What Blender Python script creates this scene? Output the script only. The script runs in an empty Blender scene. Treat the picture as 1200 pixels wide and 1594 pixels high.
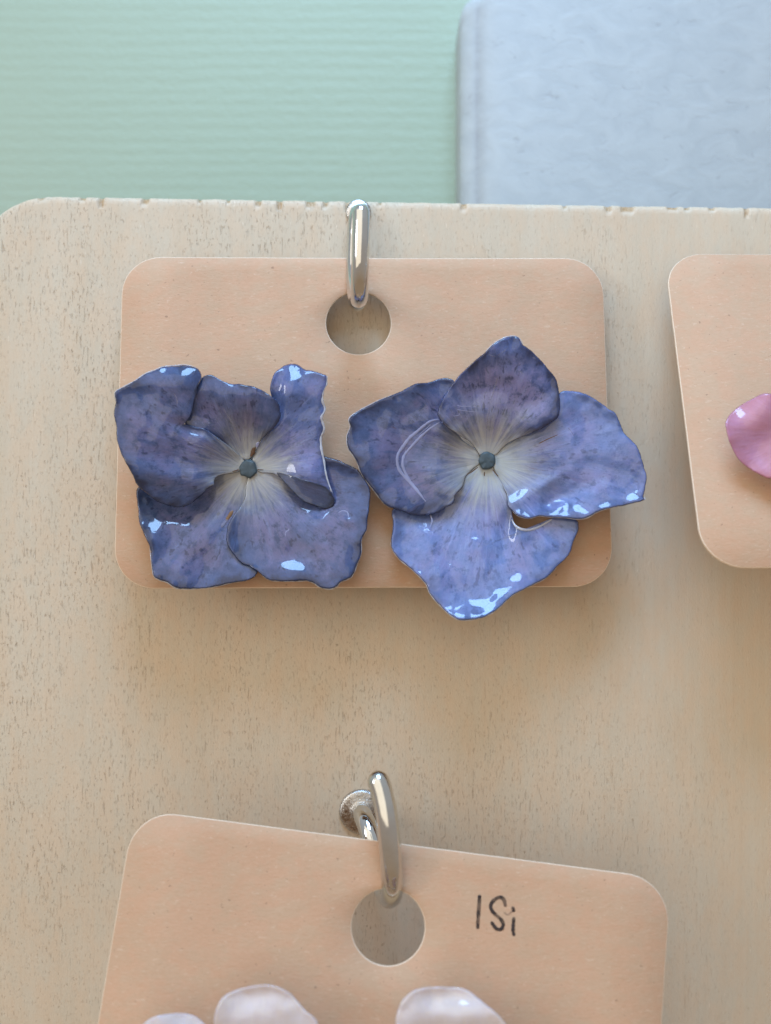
import bpy, bmesh, math, random
from mathutils import Vector, Matrix, noise

random.seed(7)
sc = bpy.context.scene
COL = sc.collection
R = math.radians
MM = 0.001

# ------------------------------------------------------------------ camera
CAM_D = 120.0          # mm from the board's front face
F_PX = 1755.0          # focal length in photograph pixels (photo 1200 x 1594)
cam = bpy.data.cameras.new('camera')
cam.sensor_fit = 'VERTICAL'
cam.sensor_height = 24.0
cam.lens = 24.0 * F_PX / 1594.0
cam.clip_start = 0.005
cam.clip_end = 20.0
cam.dof.use_dof = True
cam.dof.focus_distance = 0.1125
cam.dof.aperture_fstop = cam.lens / 2.1
cam_ob = bpy.data.objects.new('camera', cam)
COL.objects.link(cam_ob)
cam_ob.location = (0, -CAM_D * MM, 0)
cam_ob.rotation_euler = (R(90), 0, 0)
sc.camera = cam_ob

# ------------------------------------------------------------------ world (dim room light)
w = bpy.data.worlds.new('World'); sc.world = w; w.use_nodes = True
nt = w.node_tree; nt.nodes.clear()
wo = nt.nodes.new('ShaderNodeOutputWorld'); bg = nt.nodes.new('ShaderNodeBackground')
tc = nt.nodes.new('ShaderNodeTexCoord'); sx = nt.nodes.new('ShaderNodeSeparateXYZ')
mr = nt.nodes.new('ShaderNodeMapRange'); mr.inputs[1].default_value = -1; mr.inputs[2].default_value = 1
cr = nt.nodes.new('ShaderNodeValToRGB')
cr.color_ramp.elements[0].position = 0.15; cr.color_ramp.elements[0].color = (0.62, 0.44, 0.29, 1)
cr.color_ramp.elements[1].position = 0.85; cr.color_ramp.elements[1].color = (0.80, 0.86, 0.92, 1)
nt.links.new(tc.outputs['Generated'], sx.inputs[0]); nt.links.new(sx.outputs['Z'], mr.inputs[0])
nt.links.new(mr.outputs[0], cr.inputs[0]); nt.links.new(cr.outputs[0], bg.inputs[0])
nt.links.new(bg.outputs[0], wo.inputs[0]); bg.inputs[1].default_value = 0.58

# ------------------------------------------------------------------ window light, room lamp, added highlight lamp
def area(name, loc, target, sx_, sy_, power, col):
    l = bpy.data.lights.new(name, 'AREA'); l.shape = 'RECTANGLE'; l.size = sx_; l.size_y = sy_
    l.energy = power; l.color = col
    o = bpy.data.objects.new(name, l); COL.objects.link(o); o.location = loc
    d = Vector(target) - Vector(loc); o.rotation_euler = d.to_track_quat('-Z', 'Y').to_euler()
    return o
area('skylight_window', (0.0, -0.095, 0.175), (0, 0, 0.0), 0.085, 0.095, 0.46, (0.36, 0.62, 1.0))
area('room_lamp', (-0.40, -0.95, 0.34), (0, 0, 0.0), 1.5, 1.3, 6.0, (1.0, 0.86, 0.66))

area('hook_highlight_lamp', (-0.52, -0.34, 0.15), (0, 0, 0.0), 0.10, 0.26, 0.75, (0.96, 0.97, 1.0))  # narrow lamp added to put a white highlight on the hook wires

sc.view_settings.view_transform = 'Standard'; sc.view_settings.look = 'None'
sc.view_settings.exposure = 0.0; sc.view_settings.gamma = 1.0
sc.render.engine = 'CYCLES'
sc.cycles.use_denoising = True
try: sc.cycles.denoiser = 'OPENIMAGEDENOISE'
except Exception: pass

# ------------------------------------------------------------------ helpers
def V(x, up, h):                 # mm: right, up, towards camera -> world metres
    return Vector((x * MM, -h * MM, up * MM))
def at(px, py, h):               # photo pixel at a height h (mm) in front of the board
    d = CAM_D - h
    return V((px - 600) * d / F_PX, (797 - py) * d / F_PX, h)
def tag(o, label, cat, group=None, kind=None):
    if label: o['label'] = label
    if cat: o['category'] = cat
    if group: o['group'] = group
    if kind: o['kind'] = kind
    return o
def empty(name, loc, label, cat, group=None):
    o = bpy.data.objects.new(name, None); COL.objects.link(o); o.location = loc
    o.empty_display_size = 0.003
    return tag(o, label, cat, group)
def link(name, me, mats, parent=None, smooth=True):
    for m in (mats if isinstance(mats, (list, tuple)) else [mats]): me.materials.append(m)
    if smooth:
        me.polygons.foreach_set('use_smooth', [True] * len(me.polygons))
    o = bpy.data.objects.new(name, me); COL.objects.link(o)
    if parent:
        o.parent = parent
        loc = parent.location.copy(); p = parent.parent
        while p: loc += p.location; p = p.parent
        o.matrix_parent_inverse = Matrix.Translation(loc).inverted() @ Matrix.Identity(4)
    me.update()
    return o
def mesh(name, verts, faces):
    me = bpy.data.meshes.new(name); me.from_pydata([tuple(v) for v in verts], [], faces); me.update(); return me
def fattr(me, name, vals):
    a = me.attributes.new(name, 'FLOAT', 'POINT'); a.data.foreach_set('value', vals)
def crom(pts, n, closed=False):  # Catmull-Rom through tuples
    P = [Vector(p) for p in pts]; out = []; N = len(P)
    segs = N if closed else N - 1
    for i in range(segs):
        if closed: p0, p1, p2, p3 = P[i - 1], P[i], P[(i + 1) % N], P[(i + 2) % N]
        else: p0, p1, p2, p3 = P[max(i - 1, 0)], P[i], P[i + 1], P[min(i + 2, N - 1)]
        for k in range(n):
            t = k / n
            out.append(0.5 * ((2 * p1) + (p2 - p0) * t + (2 * p0 - 5 * p1 + 4 * p2 - p3) * t * t + (3 * p1 - p0 - 3 * p2 + p3) * t ** 3))
    if not closed: out.append(P[-1])
    return out
def tube(path, rad, seg=8, flat=None):
    """closed tube with rounded ends along world points; rad: number or list"""
    n = len(path); rs = rad if isinstance(rad, list) else [rad] * n
    pts = list(path); tang = []
    for i in range(n):
        d = pts[min(i + 1, n - 1)] - pts[max(i - 1, 0)]
        tang.append(d.normalized() if d.length > 1e-12 else Vector((0, 0, 1)))
    # rounded caps
    ext_p, ext_r, ext_t = [], [], []
    for a in (80, 55, 28): ext_p.append(pts[0] - tang[0] * rs[0] * math.sin(R(a))); ext_r.append(rs[0] * math.cos(R(a))); ext_t.append(tang[0])
    ext_p += pts; ext_r += rs; ext_t += tang
    for a in (28, 55, 80): ext_p.append(pts[-1] + tang[-1] * rs[-1] * math.sin(R(a))); ext_r.append(rs[-1] * math.cos(R(a))); ext_t.append(tang[-1])
    verts, faces = [], []
    nrm = ext_t[0].orthogonal().normalized()
    for i, (p, r, t) in enumerate(zip(ext_p, ext_r, ext_t)):
        nrm = (nrm - t * nrm.dot(t)).normalized(); b = t.cross(nrm)
        for k in range(seg):
            a = 2 * math.pi * k / seg
            o = (nrm * math.cos(a) + b * math.sin(a)) * r
            if flat is not None: o = o - flat * (o.dot(flat) * 0.7)
            verts.append(p + o)
    m = len(ext_p)
    for i in range(m - 1):
        for k in range(seg):
            k2 = (k + 1) % seg
            faces.append((i * seg + k, i * seg + k2, (i + 1) * seg + k2, (i + 1) * seg + k))
    faces.append(tuple(range(seg))[::-1]); faces.append(tuple((m - 1) * seg + k for k in range(seg)))
    return verts, faces
def lathe(profile, origin, axis, up, seg=40):
    """profile (radius, along axis) in mm"""
    axis = axis.normalized(); u = (up - axis * up.dot(axis)).normalized(); v = axis.cross(u)
    verts, faces = [], []
    for (r, z) in profile:
        for k in range(seg):
            a = 2 * math.pi * k / seg
            verts.append(origin + axis * (z * MM) + (u * math.cos(a) + v * math.sin(a)) * (r * MM))
    for i in range(len(profile) - 1):
        for k in range(seg):
            k2 = (k + 1) % seg
            faces.append((i * seg + k, i * seg + k2, (i + 1) * seg + k2, (i + 1) * seg + k))
    faces.append(tuple(range(seg))[::-1]); faces.append(tuple((len(profile) - 1) * seg + k for k in range(seg)))
    return verts, faces
def sstep(a, b, x):
    t = max(0.0, min(1.0, (x - a) / (b - a))); return t * t * (3 - 2 * t)

# ------------------------------------------------------------------ material building
class NT:
    def __init__(self, name):
        self.m = bpy.data.materials.new(name); self.m.use_nodes = True
        self.t = self.m.node_tree; self.t.nodes.clear()
        self.out = self.n('ShaderNodeOutputMaterial'); self.b = self.n('ShaderNodeBsdfPrincipled')
        self.l(self.b.outputs[0], self.out.inputs[0])
    def n(self, t, **kw):
        x = self.t.nodes.new(t)
        for k, v in kw.items(): setattr(x, k, v)
        return x
    def l(self, a, b): self.t.links.new(a, b)
    def mm(self, scale=(1, 1, 1), off=(0, 0, 0)):
        """object coordinates in millimetres, then scaled"""
        c = self.n('ShaderNodeTexCoord'); mp = self.n('ShaderNodeMapping')
        mp.inputs['Scale'].default_value = tuple(1000 * s for s in scale); mp.inputs['Location'].default_value = off
        self.l(c.outputs['Object'], mp.inputs[0]); return mp.outputs[0]
    def noise(self, vec, scale=1, detail=2, rough=0.5, dist=0):
        x = self.n('ShaderNodeTexNoise'); x.inputs['Scale'].default_value = scale; x.inputs['Detail'].default_value = detail
        x.inputs['Roughness'].default_value = rough; x.inputs['Distortion'].default_value = dist
        self.l(vec, x.inputs['Vector']); return x.outputs['Fac']
    def ramp(self, fac, lo, hi, a=0.0, b=1.0, smooth=True):
        x = self.n('ShaderNodeMapRange'); x.interpolation_type = 'SMOOTHSTEP' if smooth else 'LINEAR'
        for i, v in zip((1, 2, 3, 4), (lo, hi, a, b)): x.inputs[i].default_value = v
        self.l(fac, x.inputs[0]); return x.outputs[0]
    def mix(self, fac, a, b, mode='MIX'):
        x = self.n('ShaderNodeMix', data_type='RGBA', blend_type=mode)
        for s, v in ((x.inputs[0], fac), (x.inputs[6], a), (x.inputs[7], b)):
            if isinstance(v, (int, float)): s.default_value = v
            elif isinstance(v, tuple): s.default_value = (*v, 1) if len(v) == 3 else v
            else: self.l(v, s)
        return x.outputs[2]
    def math(self, op, a, b=0.0):
        x = self.n('ShaderNodeMath', operation=op)
        for s, v in zip(x.inputs[:2], (a, b)):
            if isinstance(v, (int, float)): s.default_value = v
            else: self.l(v, s)
        return x.outputs[0]
    def bump(self, h, strength, dist, normal=None):
        x = self.n('ShaderNodeBump'); x.inputs['Strength'].default_value = strength; x.inputs['Distance'].default_value = dist * MM
        self.l(h, x.inputs['Height'])
        if normal: self.l(normal, x.inputs['Normal'])
        return x.outputs[0]
    def attr(self, name):
        x = self.n('ShaderNodeAttribute', attribute_name=name); return x.outputs['Fac']
    def comb(self, x, y, z=0.0):
        c = self.n('ShaderNodeCombineXYZ')
        for s, v in zip(c.inputs, (x, y, z)):
            if isinstance(v, (int, float)): s.default_value = v
            else: self.l(v, s)
        return c.outputs[0]
    def set(self, **kw):
        for k, v in kw.items():
            s = self.b.inputs[k.replace('_', ' ')]
            if isinstance(v, (int, float)): s.default_value = v
            elif isinstance(v, tuple): s.default_value = (*v, 1) if len(v) == 3 and s.type == 'RGBA' else v
            else: self.l(v, s)
        return self

def wood_material():
    m = NT('birch_plywood')
    broad = m.noise(m.mm((0.10, 0.10, 0.03)), 1, 4, 0.6, 0.6)
    grain = m.noise(m.mm((1.6, 1.6, 0.05)), 1, 4, 0.6)
    c = m.mix(m.ramp(broad, 0.3, 0.7, 0.25, 0.75), (0.572, 0.462, 0.330), (0.632, 0.532, 0.400))
    c = m.mix(m.ramp(grain, 0.35, 0.7, 0, 0.11), c, (0.50, 0.36, 0.225))
    patch = m.ramp(m.noise(m.mm((0.11, 0.11, 0.045), (3, 0, 5)), 1, 2), 0.40, 0.62)
    fl1 = m.noise(m.mm((5.6, 5.6, 0.62)), 1, 2.5, 0.55, 0.3)
    fl2 = m.noise(m.mm((8.0, 8.0, 1.6), (7, 3, 1)), 1, 2, 0.5, 0.2)
    xs_ = m.n('ShaderNodeSeparateXYZ'); m.l(m.mm(), xs_.inputs[0])
    side = m.ramp(xs_.outputs['X'], -5, 36, 1.0, 0.40)
    patch = m.math('MULTIPLY', patch, side)
    f1 = m.math('MULTIPLY', m.ramp(fl1, 0.605, 0.70), m.math('ADD', m.math('MULTIPLY', patch, 0.75), m.math('MULTIPLY', side, 0.14)))
    f2 = m.math('MULTIPLY', m.ramp(fl2, 0.625, 0.71), m.math('MULTIPLY', side, m.math('ADD', m.math('MULTIPLY', patch, 0.5), 0.5)))
    fl = m.math('MAXIMUM', f1, f2)
    c = m.mix(m.math('MULTIPLY', fl, 0.36), c, (0.30, 0.165, 0.065))
    lt = m.ramp(m.noise(m.mm((5.5, 5.5, 1.0), (2, 9, 4)), 1, 2), 0.66, 0.78, 0, 0.6)
    c = m.mix(lt, c, (0.80, 0.70, 0.56))
    hue = m.noise(m.mm((0.55, 0.55, 0.22), (1, 4, 7)), 1, 3, 0.6)
    c = m.mix(m.ramp(hue, 0.35, 0.65, 0, 1), m.mix(1.0, c, (1.02, 0.985, 0.955), 'MULTIPLY'), m.mix(1.0, c, (0.975, 1.005, 1.02), 'MULTIPLY'))
    c = m.mix(m.math('MULTIPLY', m.attr('chip'), m.ramp(fl2, 0.3, 0.6, 0.45, 0.95)), c, (0.40, 0.25, 0.12))
    h = m.math('SUBTRACT', m.math('MULTIPLY', grain, 0.25), fl)
    h = m.math('ADD', h, m.math('MULTIPLY', m.noise(m.mm((7, 7, 2.2)), 1, 4, 0.65), 0.55))
    m.set(Base_Color=c, Roughness=0.52, Specular_IOR_Level=0.35, Normal=m.bump(h, 0.75, 0.11))
    return m.m

def card_material(name, base, dark):
    m = NT(name)
    v = m.mm()
    broad = m.noise(v, 0.16, 3)
    fine = m.noise(m.mm((2.2, 2.2, 5.0)), 1, 4, 0.65, 0.4)
    c = m.mix(m.ramp(broad, 0.3, 0.7), base, tuple(x * y for x, y in zip(base, (0.955, 0.94, 0.925))))
    c = m.mix(m.ramp(fine, 0.35, 0.75, 0, 0.30), c, dark)
    hue = m.noise(m.mm((0.5, 0.5, 0.7), (1, 4, 7)), 1, 3, 0.6)
    c = m.mix(m.ramp(hue, 0.35, 0.65, 0, 1), m.mix(1.0, c, (1.02, 0.98, 0.96), 'MULTIPLY'), m.mix(1.0, c, (0.975, 1.01, 1.01), 'MULTIPLY'))
    spk = m.ramp(m.noise(m.mm((2.4, 2.4, 3.4), (4, 2, 8)), 1, 1.5, 0.5, 0.6), 0.715, 0.765, 0, 0.55)
    c = m.mix(spk, c, (0.22, 0.13, 0.08))
    lt = m.ramp(m.noise(m.mm((1.5, 1.5, 4.5), (9, 2, 1)), 1, 2, 0.5, 1.2), 0.62, 0.74, 0, 0.38)
    c = m.mix(lt, c, (0.69, 0.53, 0.39))
    m.set(Base_Color=c, Roughness=0.78, Specular_IOR_Level=0.25, Normal=m.bump(m.math('ADD', fine, m.math('MULTIPLY', m.noise(m.mm((0.8, 0.8, 1.6)), 1, 3, 0.6, 0.5), 1.2)), 0.42, 0.085))
    return m.m

def edge_material():
    m = NT('cut_card_edge')
    n = m.noise(m.mm((6, 6, 6)), 1, 3)
    m.set(Base_Color=m.mix(n, (0.66, 0.49, 0.34), (0.86, 0.73, 0.57)), Roughness=0.8, Specular_IOR_Level=0.2)
    return m.m

def metal_material():
    m = NT('nickel_plate')
    n = m.noise(m.mm((1.4, 1.4, 1.4)), 1, 3)
    m.set(Base_Color=m.mix(n, (0.60, 0.61, 0.60), (0.70, 0.71, 0.70)), Metallic=1.0, Roughness=m.ramp(n, 0.3, 0.7, 0.05, 0.11), Normal=m.bump(n, 0.05, 0.1))
    return m.m

def dull_metal():
    m = NT('worn_nickel')
    n = m.noise(m.mm((3.0, 3.0, 3.0)), 1, 4, 0.65, 0.8)
    m.set(Base_Color=m.mix(m.ramp(n, 0.35, 0.65), (0.40, 0.39, 0.37), (0.62, 0.61, 0.59)), Metallic=1.0, Roughness=m.ramp(n, 0.3, 0.7, 0.18, 0.38), Normal=m.bump(n, 0.45, 0.15))
    return m.m

def petal_material(name, edge_c, mid_c, alt_c, heart_c, speck=1.0, rim=0.85, heart=(0.05, 0.55), coat=1.0, navy=None):
    m = NT(name)
    navy = navy or tuple(x * k for x, k in zip(edge_c, (0.40, 0.36, 0.40)))
    rad, ang, edge, sh = m.attr('rad'), m.attr('ang'), m.attr('edge'), m.attr('shift')
    def polar(a, r, detail, rough, off=0.0, dist=0.0):      # noise drawn out along the veins
        return m.noise(m.comb(m.math('MULTIPLY', ang, a), m.math('MULTIPLY', rad, r), m.math('ADD', sh, off)), 1.0, detail, rough, dist)
    streak = polar(5.5, 2.4, 3, 0.55)
    vein = polar(24.0, 2.2, 3, 0.6, 5.0)
    brush = polar(13.0, 5.0, 4, 0.65, 9.0, 0.3)
    fleck = polar(17.0, 12.0, 2, 0.5, 14.0)
    blot = m.noise(m.mm((0.24, 0.24, 0.24)), 1, 3, 0.55)
    mott = m.noise(m.mm((1.0, 1.0, 1.0), (2, 5, 1)), 1, 5, 0.72)
    grit = m.noise(m.mm((3.2, 3.2, 3.2)), 1, 3, 0.6)
    c = m.mix(m.ramp(blot, 0.38, 0.62), mid_c, alt_c)
    # streaky light and dark running out from the centre
    c = m.mix(m.ramp(brush, 0.48, 0.30, 0, 0.55 * speck), c, tuple(min(1, x * k) for x, k in zip(mid_c, (1.75, 1.6, 1.35))))
    c = m.mix(m.ramp(brush, 0.50, 0.68, 0, 0.60 * speck), c, edge_c)
    c = m.mix(m.ramp(mott, 0.50, 0.66, 0, 0.75 * speck), c, tuple(x * 0.62 for x in edge_c))
    c = m.mix(m.ramp(mott, 0.48, 0.32, 0, 0.38 * speck), c, tuple(min(1, x * 1.5) for x in alt_c))
    # bluer, then navy, towards the border
    eb = m.math('ADD', edge, m.math('ADD', m.math('MULTIPLY', m.math('SUBTRACT', mott, 0.5), 0.45), m.math('MULTIPLY', m.math('SUBTRACT', streak, 0.5), 0.45)))
    c = m.mix(m.ramp(eb, 0.55, 1.0, 0, rim), c, edge_c)
    eb2 = m.math('ADD', edge, m.math('ADD', m.math('MULTIPLY', m.math('SUBTRACT', streak, 0.5), 0.62), m.math('MULTIPLY', m.math('SUBTRACT', mott, 0.5), 0.14)))
    c = m.mix(m.ramp(eb2, 0.87, 1.02, 0, 1.0 * rim), c, navy)
    c = m.mix(m.ramp(fleck, 0.61, 0.71, 0, 0.70 * speck), c, navy)
    # pale heart thinning out along the veins
    hr = m.math('ADD', rad, m.math('ADD', m.math('MULTIPLY', m.math('SUBTRACT', streak, 0.5), 0.42), m.math('MULTIPLY', m.math('SUBTRACT', brush, 0.5), 0.30)))
    hm = m.math('POWER', m.ramp(hr, heart[0], heart[1], 1.0, 0.0), 1.35)
    c = m.mix(m.math('MULTIPLY', hm, 0.92), c, heart_c)
    # fine pale veins
    c = m.mix(m.math('MULTIPLY', m.ramp(vein, 0.60, 0.72, 0, 0.30), m.ramp(rad, 1.0, 0.2)), c, tuple(min(1, x * 2.1) for x in alt_c))
    nb = m.bump(m.math('ADD', m.math('MULTIPLY', vein, 0.8), m.math('ADD', brush, m.math('MULTIPLY', grit, 0.4))), 0.35, 0.12)
    wob = m.noise(m.mm((0.55, 0.55, 0.55), (5, 5, 5)), 1, 2, 0.45)
    pit = m.ramp(m.noise(m.mm((1.7, 1.7, 1.7), (1, 8, 2)), 1, 2), 0.60, 0.78)
    cb = m.bump(m.math('SUBTRACT', wob, m.math('MULTIPLY', pit, 0.25)), 0.06, 0.40)
    m.set(Base_Color=c, Roughness=0.5, Specular_IOR_Level=0.2, Normal=nb, Coat_Weight=coat, Coat_Roughness=0.03, Coat_IOR=1.5, Coat_Normal=cb,
          Alpha=m.ramp(edge, 0.982, 1.0, 1.0, 0.30), Subsurface_Weight=0.35, Subsurface_Radius=(0.5, 0.6, 1.0), Subsurface_Scale=0.0005)
    return m.m

def simple(name, col, rough=0.4, **kw):
    m = NT(name); n = m.noise(m.mm((1.5, 1.5, 1.5)), 1, 3)
    m.set(Base_Color=m.mix(n, tuple(x * 0.8 for x in col), tuple(min(1, x * 1.15) for x in col)), Roughness=rough, **kw)
    return m.m

def ink_material():
    m = NT('felt_pen_ink')
    n = m.noise(m.mm((1.1, 1.1, 1.1)), 1, 2)
    m.set(Base_Color=(0.040, 0.026, 0.024), Roughness=0.6, Alpha=m.ramp(n, 0.36, 0.62, 0.30, 0.88))
    return m.m

def wall_material():
    m = NT('painted_fibre_wallpaper')
    # woven rows: long horizontal threads crossed by short stitches
    v = m.mm((0.16, 0.16, 1.0))
    wv = m.n('ShaderNodeTexWave', wave_type='BANDS', bands_direction='Z', wave_profile='SIN')
    wv.inputs['Scale'].default_value = 0.206; wv.inputs['Distortion'].default_value = 1.8; wv.inputs['Detail'].default_value = 2
    wv.inputs['Detail Scale'].default_value = 1.2
    m.l(v, wv.inputs['Vector'])
    st = m.noise(m.mm((0.60, 0.60, 1.1)), 1, 3, 0.6)
    st2 = m.noise(m.mm((1.5, 1.5, 1.3)), 1, 3, 0.6)
    h = m.math('ADD', m.math('MULTIPLY', m.math('MULTIPLY', wv.outputs['Fac'], m.ramp(st2, 0.3, 0.7, 0.3, 1.3)), 0.48), m.math('ADD', m.math('MULTIPLY', st, 1.5), m.math('MULTIPLY', st2, 0.35)))
    br = m.noise(m.mm((0.03, 0.03, 0.03)), 1, 2)
    c = m.mix(br, (0.325, 0.40, 0.295), (0.355, 0.43, 0.32))
    m.set(Base_Color=c, Roughness=0.5, Specular_IOR_Level=0.35, Normal=m.bump(h, 0.135, 0.42))
    return m.m

def plaster_material():
    m = NT('painted_plaster')
    a = m.noise(m.mm((0.28, 0.28, 0.42)), 1, 5, 0.6, 0.6)
    b = m.noise(m.mm((0.55, 0.55, 1.0), (2, 2, 2)), 1, 3, 0.6, 0.8)
    pit = m.ramp(b, 0.62, 0.74)
    c = m.mix(m.ramp(a, 0.3, 0.7), (0.385, 0.42, 0.425), (0.43, 0.465, 0.465))
    c = m.mix(m.math('MULTIPLY', pit, 0.45), c, (0.27, 0.28, 0.29))
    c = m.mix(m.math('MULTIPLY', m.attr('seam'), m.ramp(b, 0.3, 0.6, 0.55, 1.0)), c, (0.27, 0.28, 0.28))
    h = m.math('SUBTRACT', a, m.math('MULTIPLY', pit, 0.5))
    m.set(Base_Color=c, Roughness=0.62, Normal=m.bump(h, 0.13, 1.0))
    return m.m

WOOD = wood_material(); METAL = metal_material(); DULL = dull_metal(); EDGE = edge_material()
KRAFT = card_material('kraft_card', (0.570, 0.372, 0.245), (0.47, 0.30, 0.18))
PET_A = petal_material('violet_blue_petal', (0.036, 0.068, 0.172), (0.074, 0.104, 0.225), (0.112, 0.110, 0.220), (0.36, 0.36, 0.34), rim=0.9)
PET_B = petal_material('lilac_blue_petal', (0.090, 0.150, 0.340), (0.145, 0.205, 0.420), (0.185, 0.200, 0.395), (0.38, 0.41, 0.39), rim=0.5, speck=0.7)
PET_C = petal_material('dusky_violet_petal', (0.040, 0.066, 0.175), (0.115, 0.138, 0.290), (0.165, 0.155, 0.290), (0.38, 0.38, 0.36), rim=0.95)
PET_R = petal_material('clear_blue_petal', (0.055, 0.100, 0.250), (0.098, 0.140, 0.305), (0.135, 0.140, 0.295), (0.37, 0.38, 0.36), rim=0.5, speck=0.8)
SLATE = petal_material('slate_petal_back', (0.035, 0.055, 0.110), (0.048, 0.064, 0.130), (0.060, 0.070, 0.138), (0.10, 0.11, 0.15), speck=0.4, heart=(0.0, 0.22))
PINK = petal_material('pink_petal', (0.46, 0.18, 0.25), (0.50, 0.24, 0.33), (0.46, 0.23, 0.36), (0.58, 0.36, 0.42), speck=0.15, rim=0.45, navy=(0.42, 0.17, 0.22))
PALE = petal_material('blush_white_petal', (0.60, 0.51, 0.48), (0.66, 0.585, 0.560), (0.63, 0.575, 0.590), (0.67, 0.61, 0.56), speck=0.10, rim=0.3, coat=1.0, navy=(0.60, 0.50, 0.50))
HEART = simple('teal_grey_bud', (0.040, 0.068, 0.085), 0.6, Coat_Weight=0.25, Coat_Roughness=0.3)
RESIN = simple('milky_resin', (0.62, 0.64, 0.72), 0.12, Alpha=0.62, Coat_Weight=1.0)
BEAD = simple('clear_resin', (0.30, 0.34, 0.50), 0.04, Alpha=0.18, Coat_Weight=1.0, Coat_Roughness=0.02)
RIDGE = simple('resin_wrinkle', (0.34, 0.36, 0.56), 0.3, Alpha=0.62, Coat_Weight=0.5, Coat_Roughness=0.15)
VEIN = simple('pale_vein', (0.34, 0.33, 0.44), 0.5, Alpha=0.38)
CRACK = simple('brown_tear', (0.10, 0.05, 0.025), 0.5)
RUST = simple('rust_spot', (0.26, 0.13, 0.045), 0.5, Alpha=0.8)
STEEL = METAL
INK = ink_material()
FAINT = simple('faint_ink', (0.09, 0.06, 0.05), 0.7, Alpha=0.13)

# ------------------------------------------------------------------ setting: wall
def build_wall():
    vs = [V(-260, -220, -24), V(260, -220, -24), V(260, 240, -24), V(-260, 240, -24)]
    o = link('wall', mesh('wall', vs, [(0, 1, 2, 3)]), wall_material(), smooth=False)
    tag(o, 'mint green wall covered with woven-looking painted wallpaper', 'wall', kind='structure')
build_wall()

def build_block():
    prof = [(8.95, -24), (8.95, -19), (8.97, -17.3), (9.15, -16.6), (9.6, -16.0), (10.15, -15.5), (10.6, -15.2), (11.0, -15.15), (11.4, -14.9), (12.2, -14.45), (14.0, -14.0), (20, -14.0), (180, -14.0)]
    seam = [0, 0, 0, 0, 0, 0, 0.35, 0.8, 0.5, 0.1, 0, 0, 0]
    top, r = 62.6, 3.2
    zs = [-160, -60, 0] + [20 + i * 1.0 for i in range(38)] + [top - r + r * math.sin(R(a)) for a in range(0, 91, 9)]
    verts, faces, sm = [], [], []
    n = len(prof)
    for j, z in enumerate(zs):
        q = max(0.0, z - (top - r)); off = r - math.sqrt(max(0.0, r * r - q * q))
        for i, (x, h) in enumerate(prof):
            wob = 0.14 * noise.noise(Vector((z * 0.35, i * 0.05, 3.1))) if 2 < i < 10 else 0
            xx = x
            hh = h if xx == x else min(h, -14.0)
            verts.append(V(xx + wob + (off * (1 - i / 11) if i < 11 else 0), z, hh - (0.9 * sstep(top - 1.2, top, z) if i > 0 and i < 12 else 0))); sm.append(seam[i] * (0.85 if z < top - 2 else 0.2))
    for j in range(len(zs) - 1):
        for i in range(n - 1):
            faces.append((j * n + i, j * n + i + 1, (j + 1) * n + i + 1, (j + 1) * n + i))
    last = (len(zs) - 1) * n
    # top and right end close the block back to the wall
    a = len(verts); verts += [V(180, top, -24), V(180, -160, -24)]; sm += [0, 0]
    faces.append(tuple([last + i for i in range(n)] + [a]))
    faces.append(tuple([j * n + n - 1 for j in range(len(zs))] + [a, a + 1]))
    me = mesh('plaster_block', verts, faces); fattr(me, 'seam', sm)
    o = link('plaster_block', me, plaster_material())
    bm = bmesh.new(); bm.from_mesh(me); bmesh.ops.recalc_face_normals(bm, faces=bm.faces); bm.to_mesh(me); bm.free()
    tag(o, 'rough pale blue-white plaster block with rounded corner against the green wall', 'block')
build_block()

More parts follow.
